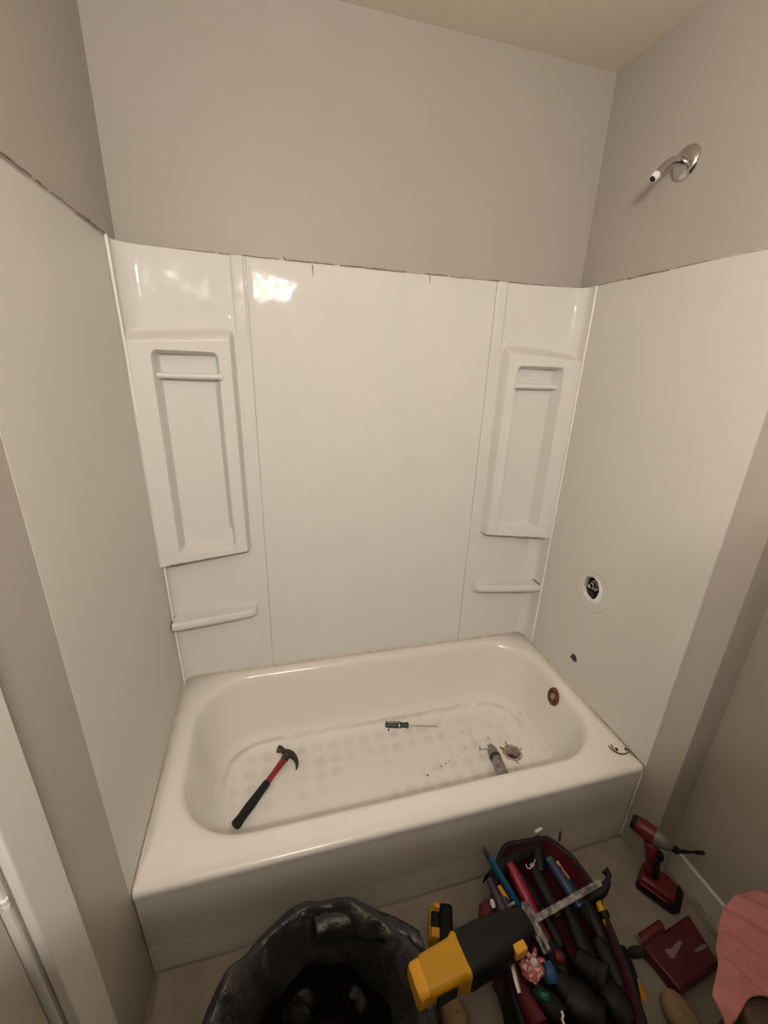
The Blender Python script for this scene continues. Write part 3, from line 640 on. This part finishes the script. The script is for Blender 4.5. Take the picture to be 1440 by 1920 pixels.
# front red pocket panel on the left flank
pk = []
for i in range(25):
    px = 938+(1010-938)*i/24; py = 1800+(1920-1800)*i/24
    a = at(px, py, .235); pk.append([tuple(a+Vector((-.006, 0, -.11))), tuple(a+Vector((-.010, 0, -.02))), tuple(a+Vector((0, 0, .004))), tuple(a+Vector((.018, 0, .006))), tuple(a+Vector((.03, 0, -.02)))])
obj('pocket_panel', MB().grid(pk), LINING, tote, smooth=180, solid=.004)
pk = []
for i in range(21):
    t = i/20; a = at(908+8*math.sin(PI*t), 1690+40*t, .20); w_ = .012+.014*math.sin(PI*t)
    pk.append([tuple(a+Vector((-w_*.2, 0, -.05))), tuple(a+Vector((-w_, 0, -.01))), tuple(a+Vector((0, .0, .01))), tuple(a+Vector((w_, 0, .0)))])
obj('side_loop', MB().grid(pk), LINING, tote, smooth=180, solid=.004)
obj('grey_flap', MB().grid([[tuple(at(905+i*9, 1655-i*9.5+.25*i*i, .20)), tuple(at(912+i*9, 1640-i*9.5+.25*i*i, .255)), tuple(at(935+i*8, 1650-i*8+.25*i*i, .245))] for i in range(12)]), NYLON, tote, smooth=180, solid=.004)

def stick(name, label, cat, A, B, parts, group=None):
    """tool lying or standing between two points; parts: (part name, t0, t1, radii list, material, flat)"""
    A = Vector(A); B = Vector(B); F = frame(A, B-A); Lh = (B-A).length
    t = thing(name, label, cat, tuple(A), group)
    for pn_, t0, t1, rs_, m_, fl_ in parts:
        k_ = len(rs_); obj(pn_, MB(F).tube([(Lh*(t0+(t1-t0)*i/(k_-1)), 0, 0) for i in range(k_)], rs_, 14, 1, fl_), m_, t, smooth=50)
    return t
P = at
stick('blue_marker', 'long bright blue pencil-like rod poking up at the left of the tote', 'marker', P(914, 1602, .33), P(973, 1700, .235), [('barrel', .03, 1, [.0075, .0085, .0085, .0085, .008], BLUE, 1), ('tip', -.16, .03, [.002, .006, .0075], DGREY, 1)])
stick('pry_bar', 'bright red smooth handle next to the blue rod in the tote', 'hand tool', P(955, 1618, .28), P(1010, 1728, .24), [('grip', 0, 1, [.010, .015, .0155, .015, .013], PINKRED, .8)])
stick('hand_tool', 'dark red handle under the saw blade in the tote', 'hand tool', P(1004, 1722, .235), P(1040, 1790, .20), [('grip', 0, 1, [.012, .014, .013], DRED, .8)])
stick('black_pliers', 'black plier handles with a chrome clip in the middle of the tote', 'pliers', P(1000, 1628, .275), P(1048, 1720, .255), [('grip', 0, 1, [.012, .0165, .017, .016, .014], BLACK, .8), ('collar', -.10, .02, [.006, .009, .011], DCHROME, .8)])
stick('black_pliers', 'curved black handle rising against the red lining of the tote', 'pliers', P(1008, 1592, .28), P(1014, 1634, .265), [('grip', 0, 1, [.010, .017, .018, .015], BLACK2, .8)])
stick('hand_tool', 'thick dark navy rubber tool handle in the centre of the tote', 'hand tool', P(1030, 1612, .285), P(1088, 1700, .26), [('grip', 0, 1, [.011, .015, .0165, .017, .016], NAVY, .85), ('ferrule', -.05, .04, [.010, .012], GREEN, .85)])
stick('hand_tool', 'long black handle running under the saw blade', 'hand tool', P(1062, 1700, .235), P(1102, 1800, .215), [('grip', 0, 1, [.016, .019, .019, .017], BLACK, .8)])
stick('hand_tool', 'short black handle on the right of the tote under the saw blade', 'hand tool', P(1098, 1690, .235), P(1140, 1780, .215), [('grip', 0, 1, [.016, .020, .020, .016], BLACK2, .8)])
fl_items = [((975, 1640), (1012, 1700), .235, .012, 'slim black handle beside the bright red handle'), ((1065, 1650), (1112, 1735), .225, .014, 'black handle end at the right wall of the tote above the blade'),
 ((1015, 1700), (1052, 1776), .215, .015, 'dark handle just left of the long black handle'), ((1080, 1740), (1120, 1830), .205, .020, 'dark grip between the long black handle and the right rim'),
 ((955, 1700), (990, 1760), .215, .012, 'dark handle beside the silver saw shoe'), ((1000, 1850), (1050, 1905), .215, .026, 'dark grip below the green piece'), ((1120, 1760), (1165, 1850), .210, .022, 'dark grip along the right rim of the tote'),
 ((1040, 1830), (1080, 1880), .215, .026, 'dark grip between torch and blue piece'), ((1130, 1850), (1180, 1915), .200, .034, 'dark tool body at the lower right end of the tote')]
for (ax, ay), (bx, by), z_, r_, lb in fl_items:
    stick('hand_tool', lb, 'hand tool', P(ax, ay, z_+.015), P(bx, by, z_), [('grip', 0, 1, [r_*.75, r_, r_*1.02, r_*.9], BLACK if r_ > .014 else NYLON, .85)])
# yellow utility knife
a, b = P(1040, 1618, .275), P(1062, 1652, .27); F = frame(a, b-a); q2 = (b-a).length
kn = thing('utility_knife', 'orange-yellow utility knife at the right of the tote', 'knife', tuple(a))
obj('handle', MB(F).prism([(0, -.010), (q2*.5, -.013), (q2, -.012), (q2+.006, 0), (q2, .011), (q2*.5, .008), (0, .010)], -.006, .010), ORANGE, kn, bevel=.003)
obj('slider', MB(F).box(q2*.30, q2*.50, -.006, .002, .009, .014), BLACK2, kn, bevel=.001)
# chrome clip / hook
obj_c = [P(986, 1620, .288), P(988, 1627, .287), P(993, 1629, .287), P(999, 1624, .288), P(1004, 1612, .290)]
tag(obj('chrome_hook', MB().tube(obj_c, .0018, 8), CHROME), 'small shiny chrome hook beside the black pliers', 'hook')
# black grip hook at the far end of the blade
hk = [P(1105, 1688, .24), P(1128, 1672, .262), P(1139, 1655, .275), P(1141, 1640, .282), P(1134, 1631, .284)]
hk2 = []
for i in range(len(hk)-1):
    for k_ in range(5): hk2.append(hk[i].lerp(hk[i+1], k_/5))
hk2.append(hk[-1])
t = thing('hooked_tool', 'black rubber handle with upturned hooked end beyond the saw blade tip', 'hand tool', tuple(hk[0]))
obj('grip', MB().tube(hk2, [.010+.003*math.sin(i*.35) for i in range(len(hk2))], 14), BLACK, t, smooth=180)
# yellow and tan bits
stick('yellow_pen', 'short yellow tip sticking up left of the blue rod', 'pen', P(936, 1662, .27), P(952, 1688, .245), [('barrel', 0, 1, [.005, .0065, .006], YEL2, 1)])
stick('hand_tool', 'yellow and black handle at the right rim of the tote below the hooked grip', 'hand tool', P(1122, 1690, .245), P(1146, 1745, .23), [('grip', 0, 1, [.009, .012, .012, .009], YEL, 1), ('sleeve', .35, .62, [.0125, .0130], BLACK2, 1)])
stick('hand_tool', 'dull yellow handle end low at the right side of the tote', 'hand tool', P(1190, 1836, .20), P(1205, 1872, .18), [('grip', 0, 1, [.008, .011, .010], ORANGE, 1)])
stick('hand_tool', 'dark purple handle at the left rim of the tote', 'hand tool', P(918, 1650, .26), P(955, 1735, .235), [('grip', 0, 1, [.009, .013, .014, .012], mat('dark_purple_plastic', (.05, .018, .05), .45), 1)])
stick('hand_tool', 'slim navy handle between the blue rod and the tote rim', 'hand tool', P(935, 1660, .255), P(968, 1740, .235), [('grip', 0, 1, [.008, .011, .011], NAVY, 1)])
stick('white_cap_pen', 'thin white-capped stick at the left rim of the tote', 'pen', P(921, 1686, .26), P(926, 1702, .25), [('cap', 0, 1, [.004, .0065, .005], WHITE, 1)])
stick('steel_chisel', 'flat dull steel blade leaning at the lower left of the tote', 'chisel', P(957, 1795, .275), P(974, 1862, .265), [('blade', 0, 1, [.006, .007, .007, .005], STEEL, .35)])
stick('silver_can_opener', 'dusty silver clip behind the saw shoe', 'clip', P(985, 1690, .272), P(1004, 1722, .262), [('jaw', 0, 1, [.004, .008, .007], DUST, .6)])
stick('plastic_bottle', 'blue rounded plastic bottle end beside the pink striped ribbon', 'bottle', P(1024, 1802, .262), P(1036, 1845, .25), [('body', 0, 1, [.010, .017, .018, .012], mat('mid_blue_plastic', (.015, .08, .22), .45), .8)])
stick('plastic_bottle', 'small round dark green bottle end at the lower edge of the tote', 'bottle', P(1019, 1858, .262), P(1019, 1872, .255), [('body', 0, 1, [.012, .015, .013], GREEN, 1)])
stick('red_bit_case', 'small dark pink bit of plastic above the blue bottle end', 'case', P(1040, 1792, .255), P(1056, 1797, .250), [('body', 0, 1, [.009, .014, .010], DRED, .8)])
stick('black_torch', 'fat black torch lying across the lower right of the tote', 'torch', P(1082, 1800, .235), P(1135, 1842, .245), [('barrel', 0, .75, [.026, .028, .030], BLACK2, 1), ('head', .72, 1, [.031, .036, .036], BLACK2, 1), ('lens', .985, 1.01, [.030, .029], DGREY, 1)])
stick('black_case', 'bulky black tool body at the bottom edge of the tote', 'tool', P(1060, 1860, .215), P(1125, 1910, .205), [('body', 0, 1, [.038, .048, .050, .044], BLACK2, .8)])
stick('black_case', 'black tool body hanging over the right rim of the tote', 'tool', P(1150, 1775, .20), P(1175, 1880, .175), [('body', 0, 1, [.030, .038, .040, .032], BLACK, .9)])
stick('black_case', 'black tool body under the saw nose', 'tool', P(1025, 1760, .195), P(1060, 1840, .19), [('body', 0, 1, [.030, .036, .036, .030], BLACK2, .9)])
stick('plastic_jar', 'round dark olive jar standing between tote and red case', 'jar', P(1188, 1775, .17), P(1196, 1795, .16), [('cap', 0, 1, [.014, .024, .024, .016], mat('dark_olive_plastic', (.022, .020, .012), .6), 1)])
stick('red_dowel', 'thin dark red stick standing at the far edge of the tote', 'stick', P(1051, 1558, .31), P(1049, 1576, .25), [('rod', 0, 1, [.003, .0035, .0035], DRED, 1)])
stick('white_tag', 'short pale stick lying on the far rim of the tote', 'tag', P(1003, 1560, .272), P(1016, 1553, .272), [('rod', 0, 1, [.004, .005, .004], WHITE, .6)])
tag(obj('wire_end', MB().tube([P(1053, 1896, .28), P(1056, 1904, .28), P(1054, 1911, .278), P(1058, 1922, .275)], .0028, 8), WHITE), 'curled white wire end at the bottom of the tote', 'wire')
# pink and white striped ribbon bow
rb = thing('ribbon_scrap', 'pink and white crumpled ribbon bow lying on top of the tote', 'ribbon', tuple(P(1000, 1812, .27)))
STRIPE = mat('pink_ribbon', (.50, .12, .14), .6, mottle=(160, (.80, .62, .55), .52, .58))
cr0 = P(1000, 1806, .288)
obj('knot', MB().lathe([(.004, -.006), (.009, 0), (.0095, .006), (.006, .011)], Matrix.Translation(cr0), 12), WHITE, rb)
for (px, py, w_, dz) in ((984, 1783, .0045, .006), (1003, 1778, .004, .010), (1021, 1800, .0045, .004), (976, 1816, .011, -.002), (996, 1842, .014, -.004), (1016, 1834, .012, -.004), (982, 1832, .009, -.006)):
    e = P(px, py, .288+dz); d = e-cr0; s_ = Vector((-d.y, d.x, 0)).normalized(); gr_ = []
    for i in range(7):
        t_ = i/6; c = cr0+d*t_+Vector((0, 0, .006*math.sin(PI*t_))); ww = w_*(.4+.8*math.sin(PI*min(1, t_*.75+.1)))
        gr_.append([tuple(c-s_*ww), tuple(c+Vector((0, 0, .003))), tuple(c+s_*ww)])
    obj('loop', MB().grid(gr_), STRIPE, rb, smooth=180, solid=.001)

# tan piece under the saw at the lower edge of the frame
a = P(848, 1902, .05)
mb = MB(); lo = []
for k in range(11):
    ph_ = PI*k/10; lo.append([tuple(a+Vector((.038*math.sin(ph_)*math.cos(t_), .045*math.sin(ph_)*math.sin(t_)-.01, -.04*math.cos(ph_)))*(1+.10*nz(k*.3, j*.4))) for j, t_ in enumerate([2*PI*j/20 for j in range(20)])])
tag(obj('suede_glove', mb.loft(lo), TAN, smooth=180), 'rounded tan suede lump on the cloth under the yellow saw', 'glove')
a = P(1275, 1905, .03)
mb = MB(); lo = []
for k in range(11):
    ph_ = PI*k/10; lo.append([tuple(a+Vector((.040*math.sin(ph_)*math.cos(t_), .055*math.sin(ph_)*math.sin(t_), -.024*math.cos(ph_)))*(1+.2*nz(k*.3, j*.4, 5))) for j, t_ in enumerate([2*PI*j/20 for j in range(20)])])
tag(obj('suede_glove', mb.loft(lo), TAN, smooth=180), 'blurry tan lump on the cloth left of the pink towel', 'glove')

# ------------------------------------------------------------------ red cordless driver standing on its battery
g0 = P(1237, 1664, .035); bd = Vector((.55, -.83, 0)).normalized()
F = frame((g0.x, g0.y, .008), bd)
dv = thing('cordless_driver', 'red and black cordless driver with long bit standing in the corner by the tub', 'power drill', (g0.x, g0.y, .008))
def bl_(x, w, z0, z1, r): return [(x, y, z) for y, z, _ in rrect(-w, w, z0, z1, r, 0, 4, 3, 3)]
obj('battery', MB(F).loft([bl_(-.060, .030, .004, .030, .008), bl_(-.052, .038, 0, .040, .010), bl_(.045, .040, 0, .044, .010), bl_(.060, .034, .004, .036, .010)]), BLACK2, dv, smooth=40)
obj('base_shell', MB(F).loft([bl_(-.060, .028, .034, .050, .007), bl_(-.050, .036, .030, .060, .010), bl_(.010, .038, .032, .058, .010), bl_(.040, .032, .036, .048, .006)]), DRED, dv, smooth=40)
obj('base_trim', MB(F).box(-.052, .030, -.0395, .0395, .034, .038), mat('worn_red_edge', (.40, .05, .05), .4), dv, bevel=.001)
def tilt(pts, rs_, **k): return MB(F).tube(pts, rs_, 16, 1, .8)
obj('grip', MB(F).tube([(-.030, 0, .050), (-.036, 0, .080), (-.044, 0, .115), (-.052, 0, .150), (-.058, 0, .185)], [.020, .0165, .017, .019, .023], 16), DRED, dv, smooth=180)
obj('grip_rubber', MB(F).tube([(-.026, 0, .058), (-.030, 0, .085), (-.036, 0, .115), (-.044, 0, .140)], [.0175, .016, .0165, .016], 16), BLACK, dv, smooth=180)
obj('trigger', MB(F).tube([(-.032, 0, .165), (-.024, 0, .150), (-.022, 0, .137)], [.007, .009, .007], 12), BLACK, dv, smooth=180)
zb = .212
obj('motor_housing', MB(F).tube([(-.120, 0, zb+.004), (-.114, 0, zb+.004), (-.085, 0, zb+.002), (-.055, 0, zb)], [.018, .024, .0265, .026], 20), DRED, dv, smooth=60)
obj('rear_band', MB(F).tube([(-.124, 0, zb+.004), (-.110, 0, zb+.004)], [.019, .025], 20), BLACK2, dv)
obj('gear_case', MB(F).tube([(-.057, 0, zb), (-.040, 0, zb), (-.020, 0, zb-.001), (-.008, 0, zb-.002)], [.0265, .026, .020, .013], 20), mat('grey_gear_case', (.20, .19, .175), .5, .4), dv, smooth=60)
obj('chuck', MB(F).tube([(-.012, 0, zb-.002), (.006, 0, zb-.003), (.011, 0, zb-.003)], [.0105, .0105, .007], 16), BLACK2, dv)
tip = F.inverted() @ P(1320, 1599, .20); c0_ = Vector((.008, 0, zb-.003)); d = (tip-c0_)
obj('bit_holder', MB(F).tube([c0_, c0_+d*.35, c0_+d*.36, c0_+d*.68, c0_+d*.69, c0_+d*.98, c0_+d], [.0055, .005, .0035, .0035, .0055, .0055, .003], 12), BLACK2, dv)

# ------------------------------------------------------------------ red case beside the wall and clear wrap
cs = [P(1203, 1772, .055), P(1292, 1712, .055), P(1350, 1806, .055), P(1276, 1860, .055)]
rc = thing('red_case', 'flat red plastic case with scuffed white marks near the right wall', 'case', (cs[0].x+.1, cs[0].y-.06, .008))
mid = sum((Vector(c) for c in cs), Vector())/4
def cl_(z, k): return [(mid.x+(c.x-mid.x)*k, mid.y+(c.y-mid.y)*k, z) for c in cs]
obj('lid', MB().loft([cl_(.030, 1.0), cl_(.055, .98)]), PINKM if False else mat('glossy_red_case', (.10, .012, .018), .4, mottle=(20, (.075, .008, .012), .4, .6)), rc, bevel=.006, bseg=3)
obj('tray', MB().loft([cl_(.009, .95), cl_(.030, .99)]), DRED, rc, bevel=.003)
def patch(pts, name='printed_mark'): 
    w_ = [P(x, y, .0558) for x, y in pts]; mb = MB(); n_ = len(w_)
    mb.add([tuple(p) for p in w_]+[(p.x, p.y, p.z+.0006) for p in w_], [tuple(range(n_, 2*n_))]+[(i, (i+1) % n_, (i+1) % n_+n_, i+n_) for i in range(n_)])
    obj(name, mb, MARKS, rc, smooth=0)
patch([(1246, 1781), (1258, 1778), (1275, 1762), (1279, 1768), (1272, 1782), (1264, 1797), (1256, 1797)])
patch([(1301, 1782), (1318, 1770), (1326, 1772), (1322, 1779), (1306, 1786)])
rp = MB(); g_ = []
for i in range(9):
    t_ = i/8; a = P(1196+40*t_, 1752-28*t_, .03+.015*math.sin(PI*t_)); b = P(1205+42*t_, 1772-28*t_, .045); g_.append([tuple(a), tuple(a.lerp(b, .5)+Vector((0, 0, .006))), tuple(b)])
obj('flap', MB().grid(g_), mat('soft_red_flap', (.16, .025, .025), .6), rc, solid=.003, smooth=180)
fm = []
for j in range(15):
    row = []
    for i in range(15):
        p = P(1262+78*i/14, 1690+70*j/14+10*math.sin(i*.5), 0); row.append((p.x, p.y, .024+.016*nz(i*.45, j*.45)+.008*nz(i*1.1, j*1.1, 3)))
    fm.append(row)
fm = [[(min(x, XR-.020), y, z) for x, y, z in r] for r in fm]
tag(obj('clear_wrap', MB().grid(fm), FILM, smooth=20), 'crumpled clear plastic wrap between the driver and the red case', 'wrap')

# ------------------------------------------------------------------ stool with pink towel
sc_ = Vector((1.405, -1.37)); ST = .385
so = thing('round_stool', 'low round dark wooden stool in the right corner of the frame', 'stool', (sc_.x, sc_.y, .006))
Fs = Matrix.Translation((sc_.x, sc_.y, 0))
obj('seat', MB().lathe([(.170, ST-.035), (.183, ST-.030), (.185, ST-.012), (.180, ST-.003), (.174, ST)], Fs, 56), WOOD, so, smooth=40)
for k in range(4):
    a = PI/4+PI/2*k
    obj('leg', MB().tube([(sc_.x+.12*math.cos(a), sc_.y+.12*math.sin(a), ST-.034), (sc_.x+.155*math.cos(a), sc_.y+.155*math.sin(a), .008)], [.018, .013], 12), WOOD, so)
tw = []
NJ, NI = 44, 44
edge = [(1362, 1688), (1352, 1730), (1347, 1770), (1349, 1810), (1341, 1860), (1372, 1917)]
for j in range(NJ+1):
    t = j/NJ; f = t*(len(edge)-1); k = min(int(f), len(edge)-2); ex = edge[k][0]+(edge[k+1][0]-edge[k][0])*(f-k); ey = edge[k][1]+(edge[k+1][1]-edge[k][1])*(f-k)
    row = []
    for i in range(NI+1):
        s_ = i/NI
        by = 1668+(1878-1668)*t
        px = ex+(1500-ex)*s_; 
        py = ey+(by-8-ey)*ss(0, .30, s_) - 26*max(0, s_-.0)*(1-t)*.8
        p = P(px, py, ST+.012)
        r_ = math.hypot(p.x-sc_.x, p.y-sc_.y)
        drop = .10*max(0, (r_-.180)/.06)**1.2*.35
        z_ = ST+.013-min(drop, .1)+.013*nz(p.x*16+p.y*9, p.y*7, 2)+.007*nz(p.x*38, p.y*30, 6)+.007*math.sin((p.x*1.0+p.y*.55)*80+1.5*nz(p.x*6, p.y*6))
        row.append((min(p.x, XR-.02), p.y, max(z_, ST+.0035) if r_ < .180 else z_))
    tw.append(row)
tag(obj('pink_towel', MB().grid(tw), PINK, smooth=180, solid=.005), 'bunched pink terry towel draped over the dark round stool', 'towel')
